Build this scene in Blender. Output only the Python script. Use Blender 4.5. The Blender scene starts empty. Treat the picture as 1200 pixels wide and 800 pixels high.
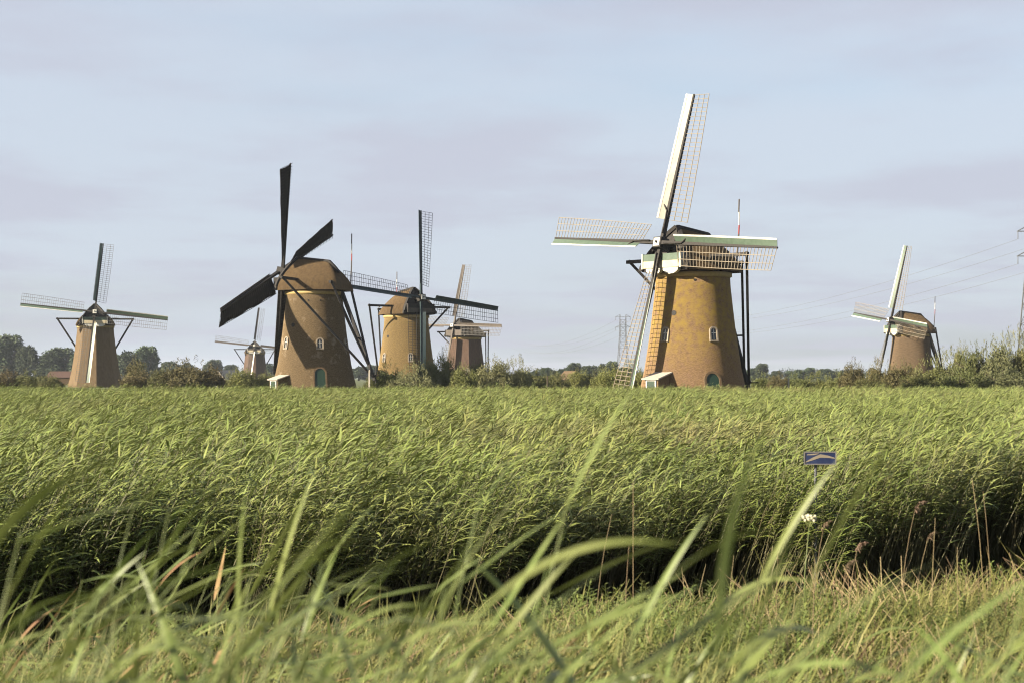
import bpy, math, random
from mathutils import Vector, Matrix
R = math.radians
random.seed(7)
sc = bpy.context.scene
COL = sc.collection

# ------------------------------------------------------------------ camera, sky, sun, exposure
FPX, HZ, CZ = 2000.0, 442.0, 1.9        # focal length in photo pixels, horizon row, eye height
cam_d = bpy.data.cameras.new('camera')
cam = bpy.data.objects.new('camera', cam_d); COL.objects.link(cam)
cam.location = (0, 0, CZ); cam.rotation_euler = (R(90), 0, 0)
cam_d.sensor_width = 36; cam_d.lens = FPX / 1200 * 36
cam_d.shift_y = (HZ - 400) / 1200
cam_d.clip_start = .05; cam_d.clip_end = 20000
cam_d.dof.use_dof = True; cam_d.dof.focus_distance = 60; cam_d.dof.aperture_fstop = 4.5
sc.camera = cam
SUN_EL, SUN_LEFT = 24.0, 63.0            # elevation; degrees left of straight behind the camera
to_sun = Vector((-math.sin(R(SUN_LEFT)) * math.cos(R(SUN_EL)), -math.cos(R(SUN_LEFT)) * math.cos(R(SUN_EL)), math.sin(R(SUN_EL))))
sd = bpy.data.lights.new('sun', 'SUN'); sd.energy = 5.0; sd.angle = R(.55); sd.color = (1, .88, .68)
so = bpy.data.objects.new('sun', sd); COL.objects.link(so); so.rotation_euler = to_sun.to_track_quat('Z', 'Y').to_euler()
so.location = (-60, -60, 60)
W = bpy.data.worlds.new('World'); sc.world = W; W.use_nodes = True
wn = W.node_tree; wn.nodes.clear()
def N(t, kind, **kw):
    n = t.nodes.new(kind)
    for k, v in kw.items(): setattr(n, k, v)
    return n
sky = N(wn, 'ShaderNodeTexSky', sky_type='NISHITA', sun_disc=False)
sky.sun_elevation = R(SUN_EL); sky.sun_rotation = math.atan2(to_sun.x, to_sun.y)
sky.air_density = 1.0; sky.dust_density = 2.4; sky.ozone_density = 1.5; sky.altitude = 0
tc = N(wn, 'ShaderNodeTexCoord')
def sky_noise(scale, z, detail, rough, lo, hi, off):
    mp = N(wn, 'ShaderNodeMapping'); mp.inputs['Scale'].default_value = (scale, scale, scale * z); mp.inputs['Location'].default_value = off
    wn.links.new(tc.outputs['Generated'], mp.inputs['Vector'])
    no = N(wn, 'ShaderNodeTexNoise'); no.inputs['Scale'].default_value = 1; no.inputs['Detail'].default_value = detail; no.inputs['Roughness'].default_value = rough
    wn.links.new(mp.outputs['Vector'], no.inputs['Vector'])
    mr = N(wn, 'ShaderNodeMapRange', interpolation_type='SMOOTHSTEP'); mr.inputs['From Min'].default_value = lo; mr.inputs['From Max'].default_value = hi
    wn.links.new(no.outputs['Fac'], mr.inputs['Value'])
    return mr.outputs['Result']
veil = sky_noise(1.6, 5, 4, .5, .25, .62, (.3, 0, 0))
# cloud deck: directions projected on a high level sheet, so that the banks flatten and crowd towards the horizon
sp = N(wn, 'ShaderNodeSeparateXYZ'); wn.links.new(tc.outputs['Generated'], sp.inputs[0])
az_ = N(wn, 'ShaderNodeMath', operation='ABSOLUTE'); wn.links.new(sp.outputs['Z'], az_.inputs[0])
zz_ = N(wn, 'ShaderNodeMath', operation='ADD'); zz_.inputs[1].default_value = .045; wn.links.new(az_.outputs[0], zz_.inputs[0])
iv = N(wn, 'ShaderNodeMath', operation='DIVIDE'); iv.inputs[0].default_value = 1; wn.links.new(zz_.outputs[0], iv.inputs[1])
vm = N(wn, 'ShaderNodeVectorMath', operation='SCALE'); wn.links.new(tc.outputs['Generated'], vm.inputs[0]); wn.links.new(iv.outputs[0], vm.inputs['Scale'])
def deck(scale, off, lo, hi, detail=8):
    mp = N(wn, 'ShaderNodeMapping'); mp.inputs['Scale'].default_value = (scale, scale * .8, 0); mp.inputs['Location'].default_value = off
    wn.links.new(vm.outputs[0], mp.inputs['Vector'])
    no = N(wn, 'ShaderNodeTexNoise'); no.inputs['Scale'].default_value = 1; no.inputs['Detail'].default_value = detail; no.inputs['Roughness'].default_value = .55
    wn.links.new(mp.outputs[0], no.inputs['Vector'])
    mr = N(wn, 'ShaderNodeMapRange', interpolation_type='SMOOTHSTEP'); mr.inputs['From Min'].default_value = lo; mr.inputs['From Max'].default_value = hi
    wn.links.new(no.outputs['Fac'], mr.inputs['Value']); return mr.outputs['Result']
DECK = (0.68, (11.6, 15.8, 0), .43, .62)
bank = deck(*DECK)
def mixc(a, b, fac, amount):
    m = N(wn, 'ShaderNodeMath', operation='MULTIPLY'); m.inputs[1].default_value = amount; wn.links.new(fac, m.inputs[0])
    x = N(wn, 'ShaderNodeMix', data_type='RGBA'); wn.links.new(m.outputs[0], x.inputs['Factor'])
    wn.links.new(a, x.inputs[6]); x.inputs[7].default_value = (*b, 1)
    return x.outputs[2]
c = mixc(sky.outputs['Color'], (3.30, 3.66, 4.22), veil, .86)
c = mixc(c, (2.82, 2.86, 3.42), bank, .6)
bg = N(wn, 'ShaderNodeBackground'); bg.inputs['Strength'].default_value = .05
wn.links.new(c, bg.inputs['Color'])
wn.links.new(bg.outputs[0], N(wn, 'ShaderNodeOutputWorld').inputs['Surface'])
sc.view_settings.view_transform = 'Standard'; sc.view_settings.look = 'None'; sc.view_settings.gamma = 1
sc.view_settings.use_curve_mapping = False; sc.view_settings.exposure = 1.95
sc.render.engine = 'CYCLES'
sc.cycles.use_denoising = True; sc.cycles.filter_width = 1.1
sc.cycles.max_bounces = 6; sc.cycles.diffuse_bounces = 3; sc.cycles.transmission_bounces = 4; sc.cycles.transparent_max_bounces = 6
sc.cycles.volume_bounces = 0; sc.cycles.sample_clamp_indirect = 6
try: sc.cycles.denoiser = 'OPENIMAGEDENOISE'
except Exception: pass

def at(px, py, D):
    return Vector(((px - 600) / FPX * D, D, CZ + (HZ - py) / FPX * D))

# ------------------------------------------------------------------ materials
MAT = {}
KALB = .575       # one factor on every base colour, paired with the exposure above
def mat(name, c1, c2=None, scale=3.0, vec=(1, 1, 1), rough=.8, spec=.2, bump=0.0, bscale=None, lo=.35, hi=.65, transl=0.0, rnd=0.0, c3=None, c3scale=.6, c3lo=.5, c3hi=.7, world=False, rise=None):
    c1, c2, c3 = [c and tuple(KALB * v for v in c) for c in (c1, c2, c3)]
    m = bpy.data.materials.new(name); m.use_nodes = True; t = m.node_tree
    b = t.nodes['Principled BSDF']; b.inputs['Roughness'].default_value = rough; b.inputs['Specular IOR Level'].default_value = spec
    MAT[name] = m
    if 'brick' in name or 'thatch' in name: b.inputs['Diffuse Roughness'].default_value = 1
    tcn = N(t, 'ShaderNodeTexCoord')
    if world:
        ge = N(t, 'ShaderNodeNewGeometry'); src = ge.outputs['Position']
    else: src = tcn.outputs['Object']
    mp = N(t, 'ShaderNodeMapping'); mp.inputs['Scale'].default_value = vec; t.links.new(src, mp.inputs['Vector'])
    def noise(s, lo, hi, det=6):
        nonlocal mp
        no = N(t, 'ShaderNodeTexNoise'); no.inputs['Scale'].default_value = s; no.inputs['Detail'].default_value = det; no.inputs['Roughness'].default_value = .6
        t.links.new(mp.outputs[0], no.inputs['Vector'])
        mr = N(t, 'ShaderNodeMapRange'); mr.inputs['From Min'].default_value = lo; mr.inputs['From Max'].default_value = hi
        t.links.new(no.outputs['Fac'], mr.inputs['Value']); return mr.outputs['Result'], no.outputs['Fac']
    col = None
    if c2 is not None:
        f, raw = noise(scale, lo, hi)
        x = N(t, 'ShaderNodeMix', data_type='RGBA'); t.links.new(f, x.inputs['Factor']); x.inputs[6].default_value = (*c1, 1); x.inputs[7].default_value = (*c2, 1)
        col = x.outputs[2]
    if c3 is not None:
        mp2 = N(t, 'ShaderNodeMapping'); t.links.new(src, mp2.inputs['Vector']); keep = mp; mp = mp2
        f3, _ = noise(c3scale, c3lo, c3hi); mp = keep
        if rise:
            sx = N(t, 'ShaderNodeSeparateXYZ'); t.links.new(src, sx.inputs[0]); mz = N(t, 'ShaderNodeMapRange', interpolation_type='SMOOTHSTEP'); mz.inputs['From Min'].default_value = rise[0]; mz.inputs['From Max'].default_value = rise[1]
            mz.inputs['To Min'].default_value = rise[2]; mz.inputs['To Max'].default_value = 1
            t.links.new(sx.outputs['Z'], mz.inputs['Value']); mu = N(t, 'ShaderNodeMath', operation='MULTIPLY'); t.links.new(f3, mu.inputs[0]); t.links.new(mz.outputs[0], mu.inputs[1]); f3 = mu.outputs[0]
        x = N(t, 'ShaderNodeMix', data_type='RGBA'); t.links.new(f3, x.inputs['Factor'])
        if col: t.links.new(col, x.inputs[6])
        else: x.inputs[6].default_value = (*c1, 1)
        x.inputs[7].default_value = (*c3, 1); col = x.outputs[2]
    if rnd:
        oi = N(t, 'ShaderNodeObjectInfo'); hs = N(t, 'ShaderNodeHueSaturation')
        mr = N(t, 'ShaderNodeMapRange'); mr.inputs['To Min'].default_value = 1 - rnd; mr.inputs['To Max'].default_value = 1 + rnd
        t.links.new(oi.outputs['Random'], mr.inputs['Value']); t.links.new(mr.outputs[0], hs.inputs['Value'])
        mh = N(t, 'ShaderNodeMapRange'); mh.inputs['To Min'].default_value = .485; mh.inputs['To Max'].default_value = .512
        fr = N(t, 'ShaderNodeMath', operation='MULTIPLY'); fr.inputs[1].default_value = 7.31; t.links.new(oi.outputs['Random'], fr.inputs[0])
        f2 = N(t, 'ShaderNodeMath', operation='FRACT'); t.links.new(fr.outputs[0], f2.inputs[0]); t.links.new(f2.outputs[0], mh.inputs['Value'])
        t.links.new(mh.outputs[0], hs.inputs['Hue'])
        if col: t.links.new(col, hs.inputs['Color'])
        else: hs.inputs['Color'].default_value = (*c1, 1)
        col = hs.outputs[0]
    if col: t.links.new(col, b.inputs['Base Color'])
    else: b.inputs['Base Color'].default_value = (*c1, 1)
    if bump:
        f, raw = noise(bscale or scale * 3, .2, .8)
        bp = N(t, 'ShaderNodeBump'); bp.inputs['Strength'].default_value = bump; bp.inputs['Distance'].default_value = .06
        t.links.new(raw, bp.inputs['Height']); t.links.new(bp.outputs[0], b.inputs['Normal'])
    if transl:
        tr = N(t, 'ShaderNodeBsdfTranslucent')
        if col: t.links.new(col, tr.inputs['Color'])
        else: tr.inputs['Color'].default_value = (*c1, 1)
        ms = N(t, 'ShaderNodeMixShader'); ms.inputs[0].default_value = transl
        t.links.new(b.outputs[0], ms.inputs[1]); t.links.new(tr.outputs[0], ms.inputs[2])
        t.links.new(ms.outputs[0], t.nodes['Material Output'].inputs['Surface'])
    return m
mat('brick_warm', (.175, .105, .062), (.33, .215, .135), 5.5, (1, 1, 3), .9, .1, .35, 14, c3=(.385, .265, .06), c3scale=2.0, c3lo=.32, c3hi=.70, rise=(1.5, 7.0, .15))
mat('brick_brown', (.14, .098, .052), (.25, .178, .102), 5.0, (1, 1, 3), .9, .1, .5, 14, c3=(.36, .28, .20), c3scale=.8, c3lo=.58, c3hi=.70)
mat('brick_yellow', (.31, .22, .095), (.19, .13, .06), 5.0, (1, 1, 3), .9, .1, .4, 12)
mat('brick_dark', (.125, .088, .054), (.18, .125, .078), 1.8, (1, 1, 4), .9, .1, .4, 12)
mat('thatch_warm', (.29, .21, .13), (.225, .16, .10), 1.5, (3, 3, .7), .95, .05, .6, 10)
mat('thatch_dark', (.20, .135, .10), (.15, .10, .08), 1.5, (3, 3, .7), .95, .05, .6, 10)
mat('thatch_cap', (.17, .115, .06), (.115, .078, .045), 1.5, (2.5, 2.5, .8), .95, .05, .8, 9)
mat('black_wood', (.022, .02, .02), (.04, .036, .034), 2, rough=.7)
mat('tar_board', (.03, .027, .027), (.05, .045, .04), 3, (1, 1, 4), .75)
mat('dark_cloth', (.026, .024, .025), (.04, .035, .034), 1.2, rough=.95, spec=.05)
mat('green_paint', (.075, .115, .08), (.105, .15, .11), 3, rough=.5, spec=.4)
mat('dark_green_paint', (.010, .034, .018), (.016, .045, .026), 3, rough=.45, spec=.4)
mat('navy_paint', (.02, .035, .042), (.03, .05, .055), 3, rough=.5)
mat('brown_paint', (.085, .07, .06), (.12, .10, .085), 3, rough=.6)
mat('white_paint', (.74, .73, .69), (.56, .54, .48), 2, rough=.55)
mat('cream_paint', (.62, .55, .40), (.55, .46, .31), 2, rough=.6)
mat('pale_board_paint', (.60, .57, .49), (.48, .45, .37), 1.5, (1, 1, .4), rough=.6)  # pale cream tone for the single leading board that differs from the green ones
mat('red_paint', (.35, .05, .04), rough=.5)
mat('blue_paint', (.04, .07, .22), rough=.5)
mat('lath_wood', (.30, .255, .195), (.24, .20, .15), 4, rough=.8)
mat('lath_grey', (.20, .19, .18), (.15, .14, .13), 4, rough=.8)
mat('ring_yellow', (.50, .37, .16), (.42, .30, .13), 3, rough=.7)
mat('window_glass', (.03, .035, .045), rough=.15, spec=.5)
mat('pale_stone', (.55, .50, .43), (.45, .40, .34), 3)
mat('window_stone', (.30, .25, .19), (.38, .32, .25), 4)
mat('roof_tile', (.13, .075, .055), (.09, .055, .045), 3)
mat('steel', (.12, .125, .135), (.16, .165, .17), 1, rough=.6)
mat('wire', (.2, .21, .22))
mat('reed_leaf', (.180, .230, .056), (.265, .308, .096), .35, rough=.5, spec=.2, transl=.13, rnd=.25, c3=(.30, .25, .115), c3scale=.045, c3lo=.52, c3hi=.68, world=True)
mat('reed_stem', (.09, .10, .04), (.13, .11, .055), 2, rough=.6, rnd=.2)
mat('near_leaf', (.15, .205, .045), (.24, .285, .095), 2.5, rough=.42, spec=.35, transl=.28, rnd=.2)
mat('near_leaf_dry', (.30, .17, .09), (.36, .25, .12), 4, rough=.7, transl=.15, rnd=.2)
mat('near_stem', (.15, .20, .06), (.21, .22, .08), 3, rough=.5, spec=.3, rnd=.15)
mat('dry_stem', (.34, .26, .15), (.26, .19, .11), 5, rough=.8, rnd=.2)
mat('plume', (.26, .17, .12), (.36, .26, .18), 5, rough=.9, transl=.2, rnd=.2)
mat('grass', (.22, .235, .065), (.30, .285, .105), .8, rough=.6, spec=.25, transl=.25, rnd=.25, c3=(.32, .24, .12), c3scale=.9, c3lo=.60, c3hi=.74, world=True)
mat('weed', (.18, .235, .055), (.23, .27, .085), 1.5, rough=.6, spec=.2, transl=.25, rnd=.25, world=True)
mat('umbel', (.72, .68, .48), rough=.8)
mat('earth', (.05, .042, .028), (.075, .065, .04), .8, rough=.95, bump=.5, world=True)
mat('meadow', (.10, .12, .045), (.13, .14, .06), .05, rough=.95, world=True)
mat('shrub_green', (.12, .135, .042), (.17, .175, .065), .7, rough=.6, transl=.15, rnd=.25)
mat('shrub_willow', (.155, .165, .07), (.21, .21, .10), .7, rough=.6, transl=.15, rnd=.2)
mat('shrub_brown', (.12, .105, .045), (.16, .14, .06), .7, rough=.7, transl=.1, rnd=.2)
mat('shrub_yellow', (.17, .18, .05), (.21, .21, .07), .7, rough=.6, transl=.15, rnd=.2)
mat('tree_dark', (.045, .07, .035), (.075, .10, .05), .3, rough=.7, transl=.1, rnd=.25)
mat('bark', (.09, .07, .05), (.06, .05, .04), 3, (1, 1, .3), .9)
mat('gull_white', (.8, .8, .8)); mat('gull_grey', (.3, .31, .33))
m = mat('water', (.012, .014, .010), rough=.06, spec=.5)

# ------------------------------------------------------------------ mesh helpers
class MB:
    def __init__(s): s.v = []; s.f = []
    def add(s, vs, fs):
        o = len(s.v); s.v.extend(tuple(v) for v in vs); s.f.extend(tuple(i + o for i in f) for f in fs); return s
    def box(s, c, d, M=None):
        vs = []
        for z in (-1, 1):
            for y in (-1, 1):
                for x in (-1, 1):
                    p = Vector((x * d[0] / 2, y * d[1] / 2, z * d[2] / 2))
                    if M: p = M @ p
                    vs.append(p + Vector(c))
        return s.add(vs, [(0, 2, 3, 1), (4, 5, 7, 6), (0, 1, 5, 4), (2, 6, 7, 3), (0, 4, 6, 2), (1, 3, 7, 5)])
    def beam(s, a, b, w, h=None, w2=None, h2=None):
        a = Vector(a); b = Vector(b); h = h or w; w2 = w2 or w; h2 = h2 or (h if w2 == w else w2)
        d = (b - a).normalized(); up = Vector((0, 0, 1)) if abs(d.z) < .95 else Vector((0, 1, 0))
        x = d.cross(up).normalized(); y = x.cross(d)
        vs = [p + x * sx * ww / 2 + y * sy * hh / 2 for p, ww, hh in ((a, w, h), (b, w2, h2)) for sx, sy in ((-1, -1), (1, -1), (1, 1), (-1, 1))]
        return s.add(vs, [(3, 2, 1, 0), (4, 5, 6, 7), (0, 1, 5, 4), (1, 2, 6, 5), (2, 3, 7, 6), (3, 0, 4, 7)])
    def tube(s, pts, rads, n=6):
        pts = [Vector(p) for p in pts]; o = len(s.v); k = len(pts)
        if not hasattr(rads, '__len__'): rads = [rads] * k
        px = None
        for i, p in enumerate(pts):
            d = (pts[min(i + 1, k - 1)] - pts[max(i - 1, 0)]).normalized()
            if px is None: px = d.cross(Vector((.31, .95, .05))).normalized()
            x = (px - d * px.dot(d)).normalized(); y = d.cross(x); px = x
            for j in range(n):
                a = 2 * math.pi * j / n; s.v.append(tuple(p + (x * math.cos(a) + y * math.sin(a)) * rads[i]))
        for i in range(k - 1):
            for j in range(n):
                s.f.append((o + i * n + j, o + i * n + (j + 1) % n, o + (i + 1) * n + (j + 1) % n, o + (i + 1) * n + j))
        s.f.append(tuple(o + j for j in reversed(range(n)))); s.f.append(tuple(o + (k - 1) * n + j for j in range(n)))
        return s
    def lathe(s, prof, n=48, phase=0, cap=True):
        o = len(s.v)
        for r, z in prof:
            for j in range(n):
                a = 2 * math.pi * j / n + phase; s.v.append((r * math.cos(a), r * math.sin(a), z))
        for i in range(len(prof) - 1):
            for j in range(n):
                s.f.append((o + i * n + j, o + i * n + (j + 1) % n, o + (i + 1) * n + (j + 1) % n, o + (i + 1) * n + j))
        if cap:
            s.f.append(tuple(o + (len(prof) - 1) * n + j for j in range(n)))
        return s
    def grid(s, P, close=False):
        rows = len(P); cols = len(P[0]); o = len(s.v)
        for r in P: s.v.extend(tuple(p) for p in r)
        for i in range(rows - 1):
            for j in range(cols - 1):
                s.f.append((o + i * cols + j, o + i * cols + j + 1, o + (i + 1) * cols + j + 1, o + (i + 1) * cols + j))
        return s
    def mesh(s, name, m, smooth=False):
        me = bpy.data.meshes.new(name); me.from_pydata(s.v, [], s.f); me.materials.append(MAT[m])
        if smooth: me.polygons.foreach_set('use_smooth', [True] * len(me.polygons))
        me.update(); return me
    def build(s, name, m, parent=None, smooth=False, kind=None, label=None):
        return link(name, s.mesh(name, m, smooth), parent, kind=kind, label=label)
def link(name, me, parent=None, loc=(0, 0, 0), rot=(0, 0, 0), scl=(1, 1, 1), kind=None, label=None):
    o = bpy.data.objects.new(name, me); COL.objects.link(o); o.parent = parent
    o.location = loc; o.rotation_euler = rot; o.scale = scl
    if kind: o['kind'] = kind
    if label: o['label'] = label
    return o
def tag(o, label, cat, group=None):
    o['label'] = label; o['category'] = cat
    if group: o['group'] = group
    return o
def thing(name, label, cat, loc=(0, 0, 0), rz=0, group=None):
    return tag(link(name, None, None, loc, (0, 0, rz)), label, cat, group)
def struct(name, mb, m, smooth=False): return mb.build(name, m, None, smooth, kind='structure')

# ------------------------------------------------------------------ terrain and water
SL = .33
def gz(x, y):
    d = y - SL * max(-14, min(14, x))
    def st(a, b, t): t = max(0, min(1, (t - a) / (b - a))); return t * t * (3 - 2 * t)
    z = -.12 - .15 * st(9, 13, d) - 1.35 * st(13.3, 15.0, d) + 1.62 * st(143, 147, y)
    z += .17 * st(-2, 3, x) * st(7, 12, d) * (1 - st(13.3, 15.0, d))
    if y < 13: z += .05 * math.sin(x * 2.1 + y) * math.sin(y * 1.7)
    return z
xs = [-6000, -2500, -900, -400, -200, -120] + [i * 5.0 for i in range(-18, -4)] + [i * .8 for i in range(-24, 25)] + [i * 5.0 for i in range(5, 19)] + [120, 200, 400, 900, 2500, 6000]
ys = [-400, -100, -40, -15] + [i * .5 for i in range(-20, 62)] + [32, 36, 45, 60, 90, 120, 140, 143, 144, 145, 146, 147, 150, 200, 400, 900, 2000, 5000, 12000]
g = MB().grid([[Vector((x, y, gz(x, y))) for x in xs] for y in ys])
me = g.mesh('ground', 'earth', True); me.materials.append(MAT['meadow'])
for p in me.polygons: p.material_index = 1 if p.center.y > 145 else 0
go = link('ground', me, kind='structure')
w = MB().grid([[Vector((x, 13.9 + SL * max(-14, min(14, x)) if k == 0 else 146, -1.22)) for x in xs if abs(x) <= 200] for k in (0, 1)])
struct('water', w, 'water')

# ------------------------------------------------------------------ windmills
LEN = 13.9
def sail_beta(s): return R(24 - 28 * s)
R0, NB = 2.1, 30
def make_sail(root, cs, hubM, ang, o):
    """one sail: the part is its half of the stock; boards, bars, laths and cloth are its sub-parts. Local z runs outward, -x leads, -y faces the wind"""
    M = hubM @ Matrix.Rotation(ang, 4, 'Y')
    yoff = o['yoff']
    st = MB().beam((0, yoff, 0), (0, yoff, LEN), .34, .36, .15, .16)
    s = st.build('sail', o['stock'], root); s.matrix_local = M
    n = 24
    # leading board with its edge strip
    def pt(x, r, dy=0):
        b = sail_beta((r - R0) / (LEN - R0))
        return Vector((x * math.cos(b), yoff + x * math.sin(b) + dy, r))
    def strip(x0, x1, r0, r1, dy, th, front=0):
        P = []; mb = MB()
        for k in range(n + 1):
            r = r0 + (r1 - r0) * k / n
            a = pt(x0, r, dy); b_ = pt(x1, r, dy); a.y += front * x0; b_.y += front * x1
            nn = Vector((0, th, 0))
            P.append([a, b_, b_ + nn, a + nn, a])
        mb.grid(P); mb.f.append((0, 1, 2, 3)); e = n * 5; mb.f.append((e + 3, e + 2, e + 1, e))
        return mb
    bw = o['board_w']
    if bw:
        strip(-.10, -.10 - bw, R0 + .1, LEN - .03, -.03, .05, .45).build('leading_board', o['board_alt'] if (o.get('alt') == o['k']) else o['board'], s)
        if o['edge']:
            strip(-.11 - bw, -.11 - bw - o['edge_w'], R0 + .1, LEN - .03, -.06, .07, .45).build('edge_strip', o['edge'], s)
    # cross bars
    bx0, bx1 = -o['bar_out'], o['width']
    bm = MB().box(((bx0 + bx1) / 2, 0, 0), (bx1 - bx0, .04, .042)).mesh('bar', o['lath'])
    for k in range(NB):
        r = R0 + .12 + (LEN - R0 - .2) * k / (NB - 1)
        b = sail_beta((r - R0) / (LEN - R0))
        link('bar', bm, s, (0, yoff, r), (0, 0, b))
    for fx in (.36, .70, 1.0):
        strip(o['width'] * fx - .03, o['width'] * fx + .02, R0 + .12, LEN - .08, -.045, .045).build('lath', o['lath'], s)
    if o['cloth']:
        P = []
        for k in range(n + 1):
            r = R0 + .15 + (LEN - R0 - .3) * k / n; row = []
            for j in range(7):
                x = -.05 + (o['width'] + .02 + .07 * math.cos(k * .8)) * j / 6; p = pt(x, r, -.07 + .10 * math.sin(j / 6 * math.pi)); row.append(p)
            P.append(row)
        MB().grid(P).build('sail_cloth', o['cloth'], s, True)
    if o.get('storm'):   # rolled cloth rope near the hub
        MB().tube([pt(-.5, 3.6, -.15), pt(0, 3.0, -.25), pt(.1, 1.8, -.3), (.1, yoff - .3, .9)], .07, 5).build('rolled_cloth', 'tar_board', s, True)
    return s

PROF = [(5.6, -2.5), (5.05, 0), (4.75, 1.2), (4.40, 2.8), (4.12, 4.6), (3.86, 6.4), (3.62, 8.4), (3.42, 10.2), (3.36, 11.3)]
def prof_r(z):
    for (r0, z0), (r1, z1) in zip(PROF, PROF[1:]):
        if z0 <= z <= z1: return r0 + (r1 - r0) * (z - z0) / (z1 - z0)
    return PROF[-1][0]

def make_mill(name, label, hub_px, D, tview, alpha, tau, o):
    hp = at(hub_px[0], hub_px[1], D)
    off = math.atan((600 - hub_px[0]) / FPX)
    th = R(tview) + off
    fw = Vector((math.sin(th), -math.cos(th), 0)); FR = 4.35; HUB = 14.0
    base = Vector((hp.x - fw.x * FR, hp.y - fw.y * FR, hp.z - HUB))
    root = thing(name, label, 'windmill', base)
    camdir = math.atan2(-base.x, base.y)           # rotation that turns -Y to face the camera
    # tower
    if o['body'] == 'round':
        MB().lathe(PROF, 64).build('tower', o['tower'], root, True)
        MB().lathe([(3.37, 11.02), (3.54, 11.12), (3.54, 11.45), (3.37, 11.5)], 64, cap=False).build('tower_ring', 'ring_yellow', root, True)
    else:
        ph = off + R(o.get('oct', 0)) - R(90)
        MB().lathe([(r * 1.03, z) for r, z in PROF], 8, ph).build('tower', o['tower'], root)
        MB().lathe([(3.46, 11.05), (3.62, 11.15), (3.62, 11.5), (3.46, 11.55)], 8, ph, cap=False).build('tower_ring', 'ring_yellow', root)
    def wall(ang, z, out=0.0):
        a = camdir + R(ang); r = prof_r(z) + out
        return Vector((math.sin(a) * r, -math.cos(a) * r, z)), a
    def arch(w, h, n=8):
        p = [(-w / 2, -h / 2), (w / 2, -h / 2)]
        for k in range(n + 1):
            t = math.pi * k / n; p.append((w / 2 * math.cos(t), h / 2 - w / 2 + w / 2 * math.sin(t)))
        return p
    def ring_mesh(w, h, t, d, y0):
        a = arch(w, h); b = arch(w - 2 * t, h - 2 * t); mb = MB(); k = len(a)
        vs = [(x, y0, z) for x, z in a] + [(x, y0, z) for x, z in b] + [(x, y0 + d, z) for x, z in a] + [(x, y0 + d, z) for x, z in b]
        fs = []
        for i in range(k):
            j = (i + 1) % k
            fs += [(i, j, k + j, k + i), (2 * k + i, 2 * k + j, j, i), (k + i, k + j, 3 * k + j, 3 * k + i)]
        return mb.add(vs, fs)
    def slope_at(z): return math.atan2(prof_r(z - .6) - prof_r(min(z + .6, 11.2)), 1.2)
    for (ang, z, w, h) in o.get('windows', []):
        p, a = wall(ang, z)
        wo = ring_mesh(w + .22, h + .22, .14, .30, -.12).build('window', 'window_stone', root); wo.location = p; wo.rotation_euler = (-slope_at(z), 0, a)
        fr = ring_mesh(w, h, .06, .10, -.05).build('window_frame', 'window_stone', wo)
        pn = MB().add([(x, -.02, zz) for x, zz in arch(w - .16, h - .16)], [tuple(range(len(arch(1, 1))))]).build('pane', 'window_glass', wo)
        MB().box((0, -.045, 0), (.05, .04, h - .2)).box((0, -.05, .1), (w - .2, .035, .05)).build('glazing_bar', 'white_paint', wo)
    for (ang, z, w, h, mt) in o.get('doors', []):
        p, a = wall(ang, z)
        wo = ring_mesh(w + .4, h + .4, .2, .34, -.13).build('door', 'brick_dark', root); wo.location = p; wo.rotation_euler = (-slope_at(z), 0, a)
        MB().add([(x, -.04, zz) for x, zz in arch(w, h)], [tuple(range(len(arch(1, 1))))]).build('door_leaf', mt, wo)
    for (ang, z, r) in o.get('holes', []):
        p, a = wall(ang, z, -.25)
        ho = MB().tube([(0, .0, 0), (0, -.29, 0)], r, 8).build('vent_hole', 'black_wood', root); ho.location = p; ho.rotation_euler = (0, 0, a)
    for (ang, low) in o.get('porch', []):
        p, a = wall(ang, 0); p.z -= low
        pm = link('porch', MB().add([(-.75, 1.6, -.5), (-.75, -1.15, -.5), (.75, -1.15, -.5), (.75, 1.6, -.5), (-.75, 1.6, 2.75), (-.75, -1.15, 1.95), (.75, -1.15, 1.95), (.75, 1.6, 2.75)],
                  [(0, 1, 5, 4), (2, 3, 7, 6), (1, 2, 6, 5), (4, 5, 6, 7)]).mesh('porch', o['tower']), root, p, (0, 0, a))
        MB().beam((0, 1.6, 2.82), (0, -1.4, 1.98), 1.9, .12).build('porch_roof', 'pale_stone', pm)
        d = MB()
        for b in (((-.5, -1.2, .95), (.12, .1, 2.0)), ((.5, -1.2, .95), (.12, .1, 2.0)), ((0, -1.2, 1.88), (.88, .1, .14))): d.box(*b)
        d.build('door_frame', 'white_paint', pm)
        MB().box((0, -1.19, .9), (.88, .05, 1.82)).build('door_leaf', 'dark_green_paint', pm)
    # cap: thatched, boat shaped in plan, leaning gable in front
    cr = (0, 0, th)
    zb = 11.55
    T = [(0, 1.0), (.10, .97), (.25, .89), (.42, .745), (.60, .555), (.78, .35), (.92, .15), (1, .035)]
    def cap_pt(s, t, gsh, side):
        f = (1 - s) * (3.75 - 1.65 * t ** 1.7) + s * -(4.0 - 2.2 * t ** 1.8)
        Wd = (2.55 + 1.25 * math.sin(math.pi * min(1, s * .95 + .05)) ** .8) * gsh
        H = 4.0 - .45 * s
        return Vector((side * Wd, -f, zb + .12 * math.sin(s * 9 + side) * 0 + t * H))
    P = []
    for i in range(15):
        s = i / 14
        P.append([cap_pt(s, t, g_, -1) for t, g_ in T] + [cap_pt(s, t, g_, 1) for t, g_ in reversed(T)])
    mb = MB().grid(P); k = len(P[0]); e = 14 * k
    mb.f.append(tuple(e + j for j in range(k)))
    mb.f.append(tuple(e0 for e0 in [0, k - 1, 14 * k + k - 1, 14 * k]))
    cap = mb.build('cap', o['cap'], root, False); cap.rotation_euler = cr
    for p_ in cap.data.polygons: p_.use_smooth = len(p_.vertices) == 4
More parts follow.
